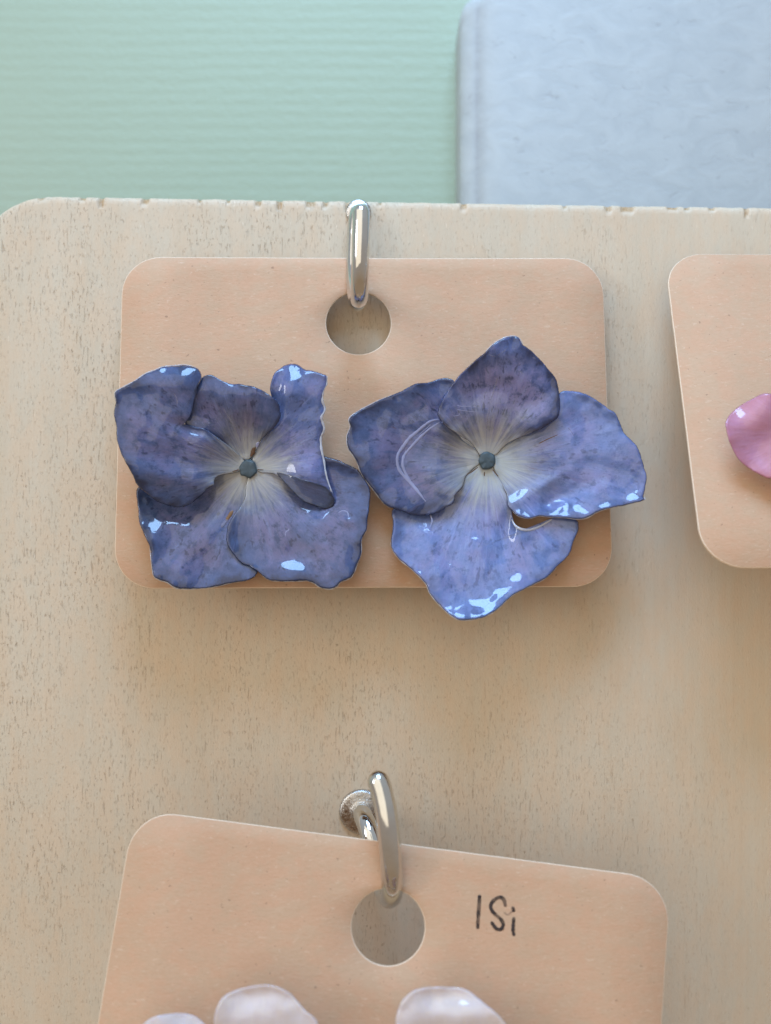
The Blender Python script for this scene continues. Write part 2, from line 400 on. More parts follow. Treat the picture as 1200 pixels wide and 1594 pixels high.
# ------------------------------------------------------------------ plywood board
def build_board():
    L, W, H, T, rc = -44.1, 190.0, 230.0, 6.0, 8.5
    P0 = ((80 - 600) * CAM_D / F_PX, (797 - 304) * CAM_D / F_PX)
    slope = math.atan2(-(322 - 304), 1120)
    ca, sa = math.cos(slope), math.sin(slope)
    topz = P0[1]
    out = []                                   # (x, z, inward normal x, z)
    N = 24
    xs = L + rc
    for k in range(N + 1):
        a = math.pi - k / N * math.pi / 2
        out.append((xs + rc * math.cos(a), topz - rc + rc * math.sin(a), -math.cos(a), -math.sin(a)))
    x = xs + 0.2
    while x < L + W:
        out.append((x, topz, 0, -1)); x += 0.16 if x < 48 else 8
    out.append((L + W, topz, 0, -1)); out.append((L + W, topz - H, 0, 1)); out.append((L, topz - H, 0, 1))
    chips = [(64, 5, 5), (128, 10, 4), (157, 8, 11), (226, 11, 10), (310, 5, 4), (402, 8, 7), (435, 8, 22), (483, 13, 9), (507, 7, 9), (540, 6, 12),
             (722, 8, 10), (948, 9, 9), (977, 20, 10), (1048, 16, 4), (1070, 8, 4), (1109, 9, 4), (1163, 6, 15), (592, 4, 5), (880, 5, 4), (355, 4, 4)]
    rings = [(1.35, 0.0), (0.9, 0.0), (0.55, -0.02), (0.32, -0.10), (0.12, -0.28), (0.0, -0.6), (0.0, -T)]
    verts, attr, faces = [], [], []
    n = len(out)
    for j, (ins, dh) in enumerate(rings):
        for i, (x, z, nx, nz) in enumerate(out):
            c = 0.0
            px = 600 + x * F_PX / CAM_D
            if nz < -0.6 and 0 < j < 6:
                for (cx, cw, chh) in chips:
                    d = abs(px - cx + 1.5 * noise.noise(Vector((ins * 3, cx, 0)))) / (cw * 0.5)
                    if d < 1.25 and ins * 14.6 < chh + 3: c = max(c, 1 - sstep(0.7, 1.25, d))
            wob = 0.05 * noise.noise(Vector((x * 0.9, z * 0.9, 2.0))) + 0.03 * noise.noise(Vector((x * 3.7, 1.0, z * 3))) if j > 1 and x < 60 else 0
            ii = ins + wob + (0.10 * c if j > 3 else 0)
            X, Z = x + nx * ii, z + nz * ii
            hh = dh - 0.38 * c * (1 if j < 5 else 0.2)
            dx, dz = X - P0[0], Z - P0[1]
            verts.append(V(P0[0] + dx * ca - dz * sa, P0[1] + dx * sa + dz * ca, hh)); attr.append(c)
    for j in range(len(rings) - 1):
        for i in range(n):
            i2 = (i + 1) % n
            faces.append((j * n + i, j * n + i2, (j + 1) * n + i2, (j + 1) * n + i))
    faces.append(tuple(range(n))); faces.append(tuple((len(rings) - 1) * n + i for i in range(n))[::-1])
    me = mesh('wooden_display_board', verts, faces); fattr(me, 'chip', attr)
    bm = bmesh.new(); bm.from_mesh(me); bmesh.ops.recalc_face_normals(bm, faces=bm.faces); bm.to_mesh(me); bm.free()
    o = link('wooden_display_board', me, WOOD, smooth=False)
    me.polygons.foreach_set('use_smooth', [len(p.vertices) == 4 for p in me.polygons])
    tag(o, 'pale plywood display board with rounded corner and chipped top edge', 'board')
build_board()

# ------------------------------------------------------------------ kraft cards
class Card:
    W, H, RC, T = 50.0, 34.4, 4.0, 0.36
    def __init__(s, pos, rot, hole_px, hole_r):
        a, b, c = (R(x) for x in rot)
        Rx = Matrix(((1, 0, 0), (0, math.cos(a), -math.sin(a)), (0, math.sin(a), math.cos(a))))
        Ry = Matrix(((math.cos(b), 0, math.sin(b)), (0, 1, 0), (-math.sin(b), 0, math.cos(b))))
        Rz = Matrix(((math.cos(c), -math.sin(c), 0), (math.sin(c), math.cos(c), 0), (0, 0, 1)))
        s.M = Ry @ Rx @ Rz; s.p = Vector(pos)
        s.hole = s.unproject(*hole_px) if isinstance(hole_px, tuple) else Vector((0, 10.3))
        s.hr = hole_r
    def unproject(s, px, py):                 # pixel -> card plane (u, v)
        d = Vector(((px - 600) / F_PX, (797 - py) / F_PX, -1.0)); o = Vector((0, 0, CAM_D))
        n = s.M @ Vector((0, 0, 1)); t = (s.p - o).dot(n) / d.dot(n)
        q = s.M.transposed() @ (o + d * t - s.p); return Vector((q.x, q.y))
    def pt(s, u, v, w=0.0):
        q = s.p + s.M @ Vector((u, v, w)); return V(q.x, q.y, q.z)
    def h(s, px, py):
        u = s.unproject(px, py); return (s.p + s.M @ Vector((u.x, u.y, 0))).z
    def build(s, label, seed):
        hw, hh, rc = s.W / 2, s.H / 2, s.RC
        out = []
        def arc(cx, cy, a0):
            for k in range(15):
                a = R(a0 + 90 * k / 14); out.append((cx + rc * math.cos(a), cy + rc * math.sin(a), math.cos(a), math.sin(a)))
        def side(p, q, nx, ny):
            for k in range(1, 24):
                t = k / 24; out.append((p[0] + (q[0] - p[0]) * t, p[1] + (q[1] - p[1]) * t, nx, ny))
        arc(hw - rc, hh - rc, 0); side((hw - rc, hh), (-hw + rc, hh), 0, 1)
        arc(-hw + rc, hh - rc, 90); side((-hw, hh - rc), (-hw, -hh + rc), -1, 0)
        arc(-hw + rc, -hh + rc, 180); side((-hw + rc, -hh), (hw - rc, -hh), 0, -1)
        arc(hw - rc, -hh + rc, 270); side((hw, -hh + rc), (hw, hh - rc), 1, 0)
        n = len(out); T = s.T; e = 0.07
        rings = []
        def warp(u, v): return 0.22 * noise.noise(Vector((u * 0.05, v * 0.05, seed))) - 0.10 * math.cos(u / hw * 1.5)
        def outer(ins, w):
            r = []
            for i, (u, v, nx, ny) in enumerate(out):
                j = 0.022 * noise.noise(Vector((u * 1.7, v * 1.7, seed)))
                r.append((u - nx * (ins + j), v - ny * (ins + j), w))
            return r
        def inner(ins, w):
            r = []
            for (u, v, nx, ny) in out:
                a = math.atan2(v - s.hole.y, u - s.hole.x)
                r.append((s.hole.x + (s.hr + ins) * math.cos(a), s.hole.y + (s.hr + ins) * math.sin(a), w))
            return r
        f_in, f_out = inner(e, 0), outer(e, 0)
        rings = [inner(0.0, -e), f_in]
        for t in (0.15, 0.3, 0.5, 0.75):
            rings.append([tuple(a[k] + (b[k] - a[k]) * t for k in range(3)) for a, b in zip(f_in, f_out)])
        nf = len(rings)
        rings += [f_out, outer(0.0, -e), outer(0.0, -T + e), outer(e, -T), inner(e, -T), inner(0, -T + e)]
        verts = [s.pt(u, v, w + warp(u, v)) for r in rings for (u, v, w) in r]
        faces, mats = [], []
        m = len(rings)
        for j in range(m):
            j2 = (j + 1) % m
            for i in range(n):
                i2 = (i + 1) % n
                faces.append((j * n + i, j * n + i2, j2 * n + i2, j2 * n + i))
                mats.append(0 if (1 <= j < nf or j == m - 3) else 1)
        me = mesh('earring_card', verts, faces)
        o = link('earring_card', me, [KRAFT, EDGE], smooth=False)
        me.polygons.foreach_set('material_index', mats)
        bm = bmesh.new(); bm.from_mesh(me); bmesh.ops.recalc_face_normals(bm, faces=bm.faces); bm.to_mesh(me); bm.free()
        # flat face, crisp cut edge
        me.polygons.foreach_set('use_smooth', [mm == 0 for mm in mats])
        # move the origin to the hole, where the card hangs
        o0 = s.pt(s.hole.x, s.hole.y + s.hr, 0); me.transform(Matrix.Translation(-o0)); o.location = o0
        s.ob = o
        return tag(o, label, 'card', 'kraft earring cards on hooks')

c1 = Card((-2.17, 9.48, 4.8), (-7.49, 1.42, 0.13), (558, 502), 3.36)
c2 = Card((-0.76, -47.28, 19.71), (-13.07, -0.39, -7.07), (604, 1443), 3.34)
c3 = Card((54.2, 10.89, 8.44), (-21.49, 1.91, 0.12), None, 3.36)
c1.build('brown kraft card carrying the two violet-blue flower earrings', 1.3)
c2.build('brown kraft card with small handwritten letters beside its punched hole', 5.1)
c3.build('brown kraft card carrying the pink petal earring', 8.7)

# handwriting on the lower card
def ribbon(card, pts, wd, name, ink=None):
    path = crom([(p[0], p[1], 0) for p in pts], 8)
    uv = [card.unproject(p.x, p.y) for p in path]
    P = [card.pt(q.x, q.y, 0.12) for q in uv]
    # lay the ink on the card's own front surface
    bvh_o = card.ob
    n = card.M @ Vector((0, 0, 1)); nw = Vector((n.x, -n.z, n.y))
    from mathutils.bvhtree import BVHTree
    bm = bmesh.new(); bm.from_mesh(bvh_o.data); tree = BVHTree.FromBMesh(bm)
    Q = []
    for p in P:
        hit = tree.ray_cast(p - bvh_o.location + nw * 0.003, -nw)
        Q.append(hit[0] + bvh_o.location + nw * 0.00002 if hit[0] else p)
    bm.free()
    k = len(Q)
    rad = [wd * MM * (0.85 + 0.3 * noise.noise(Vector((i * 0.25, wd * 90, 1.0)))) for i in range(k)]
    v, f = tube(Q, rad, 8, nw)
    # squash the tube to a film of ink
    base = [(Q[min(max(i // 8 - 3, 0), k - 1)]) for i in range(len(v))]
    v = [b + (x - b) - nw * ((x - b).dot(nw) * 0.85) for x, b in zip(v, base)]
    o = link(name, mesh(name, v, f), ink or INK)
    o.parent = card.ob; o.matrix_parent_inverse = Matrix.Translation(card.ob.location).inverted()
    return o
def z7(l): return [(700 + x / 8.571, 1370 + y / 8.571) for x, y in l]
ribbon(c2, z7([(398, 222), (392, 330), (382, 480), (373, 630)]), 0.19, 'handwritten_letter')
ribbon(c2, z7([(742, 335), (722, 262), (672, 232), (600, 262), (548, 335), (562, 405), (612, 462), (682, 525), (714, 592), (688, 655), (632, 655), (590, 610), (566, 575)]), 0.19, 'handwritten_letter')
ribbon(c2, z7([(856, 515), (848, 600), (846, 680), (858, 732)]), 0.175, 'handwritten_letter')
ribbon(c2, z7([(842, 372), (852, 405)]), 0.175, 'handwritten_dot')
ribbon(c2, z7([(735, 440), (762, 462), (802, 450), (838, 410)]), 0.11, 'handwritten_loop', FAINT)

# ------------------------------------------------------------------ cup hooks
def hook(path_px, wire_r, flange_px, flange_r, label, dome=True):
    base = at(*flange_px, 0.0)
    root = empty('cup_hook', base, label, 'hook', 'metal cup hooks in the board')
    pts = crom([tuple(at(*p)) for p in path_px], 10)
    v, f = tube(pts, wire_r * MM, 24)
    link('hook_wire', mesh('hook_wire', v, f), METAL, root)
    prof = [(flange_r * a, b) for a, b in ((0.97, -0.05), (1.0, 0.1), (0.985, 0.28), (0.94, 0.42), (0.87, 0.47), (0.72, 0.54), (0.60, 0.58), (0.48, 0.62), (0.44, 0.70), (0.40, 0.9), (0.25, 1.0))]
    v, f = lathe(prof, base, Vector((0, -1, 0)), Vector((0, 0, 1)))
    link('flange', mesh('flange', v, f), DULL, root)
    sh = crom([tuple(at(*flange_px, -4.5)), tuple(at(*flange_px, -2)), tuple(at(*flange_px, 0.2))], 4)
    v, f = tube(sh, [0.3 * MM + 0.5 * MM * min(1, i / 5) for i in range(len(sh))], 12)
    link('screw_shank', mesh('screw_shank', v, f), METAL, root)
    return root
hook([(558, 331, 0.3), (556, 333, 1.2), (554, 345, 2.0), (552, 380, 2.3), (551, 425, 3.0), (553, 458, 5.2), (556, 471, 8.0), (559, 464, 11.2), (560, 434, 13.0), (561, 390, 13.7), (562, 352, 13.7), (562, 331, 13.5)],
     0.84, (558, 331), 1.35, 'nickel cup hook in the chipped top edge, holding the violet-blue pair')
hook([(562, 1265, 0.3), (563, 1265, 2.0), (566, 1272, 3.6), (574, 1293, 5.0), (582, 1325, 6.0), (590, 1362, 7.8), (599, 1388, 10.6), (606, 1397, 13.8), (610, 1388, 16.2), (610, 1362, 17.4), (607, 1318, 17.9), (602, 1272, 17.9), (595, 1236, 17.5), (589, 1217, 17.2)],
     1.02, (563, 1263), 2.4, 'nickel cup hook with round flange holding the handwritten card')
h3 = c3.pt(c3.hole.x, c3.hole.y + c3.hr, 0); hx, hz, hh_ = h3.x / MM, h3.z / MM, -h3.y / MM
def hk3():
    P = [(hx, hz + 7.5, 0.3), (hx, hz + 7.4, 1.2), (hx, hz + 6.5, 2.2), (hx, hz + 3, 2.8), (hx, hz - 0.4, 4.2), (hx, hz - 1.9, 6.6), (hx, hz - 2.0, 9), (hx, hz - 0.4, 11.8), (hx, hz + 3, 13.2), (hx, hz + 7.5, 13.4)]
    return [(600 + x * F_PX / (CAM_D - h), 797 - z * F_PX / (CAM_D - h), h) for x, z, h in P]
p3 = hk3()
hook(p3, 1.02, p3[0][:2], 1.6, 'nickel cup hook holding the card of the pink earring')

# ------------------------------------------------------------------ resin-coated flowers
S = 15.5   # photo pixels per mm at the flowers
class Flower:
    def __init__(s, center, h0, cup, rref, mat, label, group='resin-coated flower earrings', card=None, power=1.7):
        s.c, s.h0, s.cup, s.rref, s.mat, s.power, s.card = center, h0, cup, rref, mat, power, card
        s.hb = card.h(*center) if card else 3.0
        s.root = empty('flower_earring', at(*center, s.hb), label, 'earring', group)
    def field(s, px, py):
        lx, ly = (px - s.c[0]) / S, -(py - s.c[1]) / S
        r = math.hypot(lx, ly); a = math.atan2(ly, lx)
        return s.cup(a) * (r / s.rref) ** s.power if r > 0 else 0.0
    def height(s, px, py, layer, feats, seed, t):
        lx, ly = (px - s.c[0]) / S, -(py - s.c[1]) / S
        r = math.hypot(lx, ly)
        h = s.h0 + s.field(px, py) + layer * (0.15 + 0.85 * sstep(1.0, 6.0, r))
        q = Vector((lx * 0.22, ly * 0.22, seed)); h += 0.55 * noise.noise(q) * sstep(1, 5, r)
        q = Vector((lx * 0.6, ly * 0.6, seed + 4)); h += 0.10 * noise.noise(q) * sstep(2, 6, r)
        q = Vector((lx * 0.9, ly * 0.9, seed + 9)); h += 0.17 * noise.noise(q) * t ** 5
        for (fx, fy, wx, wy, rot, amp) in feats:
            dx, dy = px - fx, py - fy; c, sn = math.cos(R(rot)), math.sin(R(rot))
            u, v = (dx * c + dy * sn) / wx, (-dx * sn + dy * c) / wy
            e = u * u + v * v
            if e < 12: h += amp * math.exp(-e)
        return h
    def petal(s, pts, anchor, layer, feats=(), seed=0.0, mat=None, label=None, thick=0.24, rough=0.5, dens=7, rings=38):
        out = crom([(x, y, 0) for x, y in pts], dens, True)
        n = len(out); res = []
        for i, p in enumerate(out):
            j = noise.noise(Vector((p.x * 0.09, p.y * 0.09, seed + 2))) * rough * 1.6 + noise.noise(Vector((p.x * 0.3, p.y * 0.3, seed + 5))) * rough + noise.noise(Vector((p.x * 0.75, p.y * 0.75, seed + 7))) * rough * 0.9
            d = Vector((p.x - anchor[0], p.y - anchor[1])); d = d * (1 + j / max(d.length, 1))
            res.append(d)
        mx = sum((anchor[0] - s.c[0], 0)); mid = math.atan2(-(anchor[1] - s.c[1]), anchor[0] - s.c[0])
        verts, ra, an, ed, shf, faces = [], [], [], [], [], []
        ts = [(k / rings) ** 0.72 for k in range(1, rings + 1)]
        def add(px, py, t, side):
            h = s.height(px, py, layer, feats, seed, t)
            # uneven resin: thicker bead just inside the border
            pr = math.sqrt(max(0.0, 1 - t ** 70))
            h += side * 0.5 * thick * pr
            verts.append(at(px, py, h))
            lx, ly = (px - s.c[0]) / S, -(py - s.c[1]) / S
            a = (math.atan2(ly, lx) - mid + math.pi) % (2 * math.pi) - math.pi
            ra.append(math.hypot(lx, ly) / s.rref); an.append(a); ed.append(t); shf.append(seed * 3.7)
        for side in (1, -1):
            b0 = len(verts); add(anchor[0], anchor[1], 0.0, side)
            use = ts if side == 1 else ts[:-1]
            for t in use:
                for d in res: add(anchor[0] + d.x * t, anchor[1] + d.y * t, t, side)
            for i in range(n):
                i2 = (i + 1) % n
                faces.append((b0, b0 + 1 + i2, b0 + 1 + i) if side == 1 else (b0, b0 + 1 + i, b0 + 1 + i2))
            for j in range(len(use) - 1):
                for i in range(n):
                    i2 = (i + 1) % n; a_, b_ = b0 + 1 + j * n, b0 + 1 + (j + 1) * n
                    q = (a_ + i, a_ + i2, b_ + i2, b_ + i); faces.append(q if side == 1 else q[::-1])
            if side == 1: rim0 = b0 + 1 + (len(use) - 1) * n
            else:
                a_ = b0 + 1 + (len(use) - 1) * n
                for i in range(n):
                    i2 = (i + 1) % n; faces.append((rim0 + i, rim0 + i2, a_ + i2, a_ + i))
        me = mesh('petal', verts, faces)
        for nm, vals in (('rad', ra), ('ang', an), ('edge', ed), ('shift', shf)): fattr(me, nm, vals)
        bm = bmesh.new(); bm.from_mesh(me); bmesh.ops.recalc_face_normals(bm, faces=bm.faces); bm.to_mesh(me); bm.free()
        o = link('petal', me, mat or s.mat, s.root)
        if label: o['label'] = label
        o['_'] = 0; del o['_']
        s.last = (o, layer, feats, seed, thick)
        return o, (lambda px, py, t=0.6, up=0.0: at(px, py, s.height(px, py, layer, feats, seed, t) + thick * 0.42 + up))
    def line(s, parent, surf, pts, rad, mat, name, up=0.0, taper=True, t=0.6, flat=True):
        P = [surf(p.x, p.y, t, up) for p in crom([(x, y, 0) for x, y in pts], 8)]
        k = len(P)
        rs = [rad * MM * ((0.35 + 0.65 * math.sin(math.pi * (i + 0.5) / k) ** 0.6) if taper else 1) * (1 + 0.35 * noise.noise(Vector((i * 0.4, rad * 50, pts[0][0])))) for i in range(k)]
        v, f = tube(P, rs, 8, Vector((0, -1, 0)) if flat else None)
        o = link(name, mesh(name, v, f), mat)
        o.parent = parent
        o.matrix_parent_inverse = Matrix.Identity(4)
        return o
    def bud(s, r_px, sides, seed):
        rng = random.Random(seed); verts, faces = [], []
        hc = s.h0 + 0.15
        prof = [(1.0, 0.0), (1.02, 0.28), (0.95, 0.40), (0.80, 0.46), (0.35, 0.45)]
        n = sides * 4
        for (pr, ph) in prof:
            for k in range(n):
                a = 2 * math.pi * k / n + 0.3
                fac = (k % 4) / 4; poly = math.cos(math.pi / sides) / math.cos((fac - 0.5) * 2 * math.pi / sides)
                rr = r_px * pr * (0.35 + 0.65 * poly) * (1 + 0.15 * noise.noise(Vector((math.cos(a) * 1.5, math.sin(a) * 1.5, seed))))
                verts.append(at(s.c[0] + rr * math.cos(a), s.c[1] + rr * math.sin(a), hc + ph + 0.13 * noise.noise(Vector((k * .7, pr * 3, seed)))))
        for i in range(len(prof) - 1):
            for k in range(n):
                k2 = (k + 1) % n; faces.append((i * n + k, i * n + k2, (i + 1) * n + k2, (i + 1) * n + k))
        faces.append(tuple((len(prof) - 1) * n + k for k in range(n)))
        link('flower_bud', mesh('flower_bud', verts, faces), HEART, s.root)
    def post(s):
        a = at(*s.c, s.h0 - 0.2); b = at(*s.c, s.hb - 1.2)
        v, f = tube([a.lerp(b, k / 4) for k in range(5)], 0.4 * MM, 12)
        link('ear_post', mesh('ear_post', v, f), STEEL, s.root)
        n = s.card.M @ Vector((0, 0, 1)); 
        v, f = lathe([(0.3, 0.3), (1.9, 0.35), (2.0, 0.2), (1.9, 0.0), (0.3, -0.02)], at(*s.c, s.h0 - 0.75), Vector((0, -1, 0)), Vector((0, 0, 1)))
        link('post_pad', mesh('post_pad', v, f), STEEL, s.root)

def zq(x0, y0, k, l): return [(x0 + x / k, y0 + y / k) for x, y in l]

# ---- first earring: five crumpled petals
def cup1(a):
    d = math.degrees(a)
    up = max(0, math.sin(a)); dn = max(0, -math.sin(a))
    return 0.9 + 0.8 * dn ** 1.2 + 0.9 * up * (0.5 - 0.5 * math.cos(a)) + 0.5 * max(0, -math.cos(a)) ** 2
F1 = Flower((386, 730), 7.4, cup1, 12.0, PET_A, 'squarish violet-blue hydrangea flower earring with five crumpled folded petals', card=c1)
low_left = [(380, 722), (340, 722), (292, 735), (240, 740), (214, 760), (213, 780), (214.6, 794), (217, 813.5), (224, 833), (233, 852), (235.6, 875), (239, 896), (249, 903), (261, 907), (273, 915), (292, 917), (322, 915), (341, 912), (362, 907), (384, 904), (394, 899), (401, 891), (402, 865), (397, 825), (392, 785), (387, 748)]
oA, sA = F1.petal(low_left, (310, 830), 0.0, [(262, 770, 80, 60, 8, -0.9), (270, 892, 34, 26, 12, 0.55), (262, 855, 26, 40, 12, -0.35), (330, 880, 40, 30, 0, -0.3)], 11.0)
low_right = [(395, 716), (430, 714), (470, 720), (497, 708), (508, 711), (520.5, 714), (534.5, 720), (548.5, 726), (559, 733), (566, 743), (573, 754), (576.5, 764.5), (575.6, 784), (573, 806), (571, 824), (563, 840), (562.5, 859), (557, 876), (548.5, 896), (540.6, 902), (530, 906), (524, 913), (513, 917), (498, 914), (489, 908), (478, 904), (468, 904.5), (447, 905), (422, 903.6), (408, 896), (400, 889), (387, 881), (376, 877), (362.5, 862), (354, 848), (352, 833), (355.5, 815), (364, 801), (373, 789), (380, 776), (384, 750)]
oB, sB = F1.petal(low_right, (460, 825), 0.55, [(485, 765, 46, 30, 35, -0.9), (456, 892, 24, 20, 0, 0.50), (456, 858, 20, 26, 0, -0.42), (548, 745, 40, 30, 30, -0.7), (520, 880, 34, 30, 0, 0.35), (370, 845, 26, 46, 0, -0.5), (540, 812, 10, 8, 20, 0.16)], 13.0)
right_top = [(392, 722), (398, 700), (412, 676), (424, 652), (424, 624), (420, 604), (426, 583), (436, 573), (447, 567), (457, 566), (466, 569), (475, 575), (489, 577.5), (501, 582), (508, 585), (508, 597), (504, 606), (501, 623), (505, 637), (500, 651), (504, 668), (499, 682), (499.5, 700), (503, 717), (506, 735), (508, 744), (512.6, 757), (522, 777), (518, 790), (505, 792), (491, 787), (475, 782), (464, 773), (452, 761), (440, 747), (425, 738), (405, 735)]
oR, sR = F1.petal(right_top, (462, 700), 1.1, [(455, 556, 44, 26, 0, -1.5), (456, 612, 30, 34, 10, 0.5), (506, 796, 46, 36, 35, -1.0), (478, 735, 30, 20, 35, 0.5), (520, 660, 16, 90, 0, -0.7), (428, 620, 12, 50, 10, -0.5)], 17.0, mat=PET_R)
flap = [(429, 735), (445, 737), (461, 742), (478, 748), (492, 752), (505, 757), (513, 764), (521, 778), (517, 790), (505, 792), (491, 787), (475, 782), (464, 773), (452, 761), (440, 748)]
oFl, sFl = F1.petal(flap, (480, 766), 1.25, [(506, 796, 46, 36, 35, -1.0), (478, 735, 30, 20, 35, 0.35), (520, 660, 16, 90, 0, -0.7)], 17.0, mat=SLATE, thick=0.14, dens=5, rings=16, label='dark slate flap folded back on the right-hand petal')
oFl.name = 'folded_flap'
top_p = [(380, 716), (350, 694), (318, 678), (290, 665), (288, 640), (300, 612), (308, 597), (315, 587), (326, 583.6), (334.5, 586), (345, 592), (359, 597), (375, 598), (391, 600.6), (405, 606), (419, 614), (429.5, 622), (435, 633), (437, 647), (433, 658), (426, 667), (415.5, 675.5), (406, 686), (397, 697), (391, 712)]
oT, sT = F1.petal(top_p, (365, 650), 1.6, [(375, 610, 70, 26, 5, 0.7), (428, 650, 22, 50, 10, 0.3)], 19.0, label='dark indigo upper petal tucked between its neighbours')
left_p = [(381, 717), (362, 698), (340, 682), (322, 669), (303, 664.5), (285, 659), (293, 652), (299, 640), (302, 625), (306, 611), (308, 596), (314, 586), (308, 574), (292, 568.5), (273, 569), (254, 571), (240, 576.6), (224, 583), (208, 594), (191, 603), (179, 611), (180, 625), (177, 646), (181, 663), (181, 682), (189, 707), (201, 730), (207, 742), (214, 756), (228, 768), (245, 781), (263, 787), (280, 790), (296, 785), (310, 774), (324, 761), (333, 755), (334, 748), (340, 741), (365, 736), (380, 730)]
oL, sL = F1.petal(left_p, (262, 690), 2.2, [(275, 560, 60, 22, -8, -1.1), (290, 618, 30, 40, 0, 0.55), (272, 806, 80, 40, 10, -1.6), (255, 738, 70, 16, 12, 0.35), (180, 640, 24, 70, 0, -0.3), (300, 668, 30, 10, 15, -0.45)], 23.0)
F1.bud(14.5, 6, 3); F1.post()
rimset = [(oA, sA, low_left, 9, 20), (oB, sB, low_right, 14, 30), (oR, sR, right_top, 14, 28), (oL, sL, left_p, 12, 22)]
for (o, sf, pl, a, b) in rimset:
    F1.line(o, lambda x, y, t, up, sf=sf: sf(x, y, 1.0, -0.22), pl[a:b], 0.065, RESIN, 'resin_rim', flat=False)
F1.line(oR, lambda x, y, t, up: sR(x, y, 1.0, -0.1), [(509, 586), (508, 598), (504, 606), (501, 622), (505, 637), (500, 651), (504, 668), (499, 682), (500, 700), (504, 718), (507, 738), (513, 758), (520, 774)], 0.15, RESIN, 'resin_frill', flat=False)
zA = lambda l: zq(170, 560, 5.714, l)
F1.line(oL, sL, zA([(590, 640), (690, 720), (780, 760), (870, 790)]), 0.08, VEIN, 'petal_vein')
F1.line(oL, sL, zA([(575, 290), (605, 360), (600, 420)]), 0.08, VEIN, 'petal_vein')
F1.line(oT, sT, zA([(1010, 420), (1060, 510), (1110, 580), (1140, 650), (1190, 760)]), 0.08, VEIN, 'petal_vein')
zC = lambda l: zq(170, 740, 5.714, l)
F1.line(oA, sA, zC([(570, 580), (600, 630), (625, 690)]), 0.07, VEIN, 'petal_vein')
F1.line(oA, sA, zC([(850, 500), (790, 560), (740, 620), (680, 700)]), 0.07, VEIN, 'petal_vein')
F1.line(oA, sA, zC([(1095, 320), (1070, 360), (1045, 395)]), 0.20, RUST, 'brown_spot', up=0.02)
F1.line(oA, sA, zC([(1060, 385), (1020, 430), (1000, 460)]), 0.16, VEIN, 'pale_tear', up=0.02)
zD = lambda l: zq(370, 740, 5.714, l)
F1.line(oB, sB, zD([(890, 340), (930, 318), (975, 330), (985, 375)]), 0.08, RIDGE, 'resin_wrinkle')
F1.line(oB, sB, zD([(425, 545), (425, 510), (455, 485), (450, 465)]), 0.08, RIDGE, 'resin_wrinkle')
F1.line(oB, sB, zD([(390, 180), (420, 225), (450, 245)]), 0.05, CRACK, 'dark_fleck')
F1.line(oR, sR, [(396, 695), (394, 703), (391, 709)], 0.22, CRACK, 'torn_gap', up=0.15)
F1.line(oR, sR, [(402, 689), (399, 695)], 0.16, RIDGE, 'resin_crumb', up=0.2)
for l in ([(371, 731), (362, 734)], [(401, 731), (410, 731.5)], [(360, 734), (350, 736)]):
    F1.line(oB, sB, l, 0.05, CRACK, 'dark_fleck', up=0.35)

# ---- second earring: four open petals
def cup2(a):
    up = max(0, math.sin(a)); dn = max(0, -math.sin(a))
    return 0.9 + 1.7 * up ** 3 + 2.3 * dn ** 2
F2 = Flower((758, 717), 6.9, cup2, 14.0, PET_B, 'open lilac-blue hydrangea flower earring with four pointed petals', card=c1)
bottom_p = [(745, 712), (705, 735), (675, 762), (640, 778), (611, 792), (611.6, 817), (608, 845), (612, 858), (623, 872), (641, 886.6), (662, 908), (670, 925), (685, 943), (703, 959), (716, 965), (734, 964.6), (757, 959), (778, 945), (796, 928), (820, 915), (848, 901), (866, 884), (887, 861), (894, 840), (901, 824), (898, 809), (880, 804), (858, 807), (843, 819), (823, 826), (807, 821), (799, 808), (796, 785), (790, 750), (772, 714)]
oM, sM = F2.petal(bottom_p, (752, 850), 0.0, [(650, 785, 60, 26, 10, -0.7), (760, 925, 30, 44, 35, -0.30), (735, 968, 70, 30, 0, 0.55), (788, 822, 12, 34, 10, -0.42), (808, 826, 12, 26, 0, 0.35), (622, 850, 18, 34, 20, -0.3), (740, 880, 60, 60, 0, 0.2), (712, 872, 40, 26, 0, -0.28)], 31.0)
left2 = [(750, 714), (742, 700), (718, 682), (700, 650), (703, 615), (708, 595), (696, 588), (682, 590), (668, 595), (646, 597), (630, 606), (610, 615), (590, 623), (570, 633), (550, 645), (543, 653), (545, 665), (540, 680), (542, 698), (554, 716), (564, 740), (582, 764), (596, 782), (606, 790), (620, 794), (642, 802), (666, 802), (682, 798), (694, 790), (706, 783), (709, 771), (720, 758), (726, 741), (738, 729), (749, 722)]
oK, sK = F2.petal(left2, (645, 700), 0.8, [(690, 590, 30, 24, 0, -0.6), (645, 806, 70, 22, 5, -0.35), (545, 680, 30, 60, 0, 0.3), (630, 690, 40, 60, 25, -0.3)], 37.0, mat=PET_A)
right2 = [(766, 712), (782, 695), (830, 666), (862, 640), (868, 618), (873, 610), (886, 608), (906, 611), (926, 621), (946, 635), (958, 643), (966, 660), (972, 674), (988, 690), (996, 704), (1003, 728), (1007, 744), (1002, 772), (1003, 778), (986, 783), (970, 787), (944, 792), (928, 798), (914, 806), (898, 808), (882, 806), (860, 805), (840, 803), (824, 807), (808, 804), (798, 796), (790, 787), (788, 770), (782, 758), (768, 729)]
oN, sN = F2.petal(right2, (890, 718), 0.8, [(868, 775, 46, 14, -22, -0.50), (850, 752, 30, 9, -30, 0.28), (860, 806, 90, 16, 0, 0.45), (925, 640, 60, 40, 30, -0.2), (850, 787, 10, 7, 10, -0.22), (870, 790, 8, 7, 0, 0.2), (990, 790, 40, 20, 0, 0.3)], 41.0)
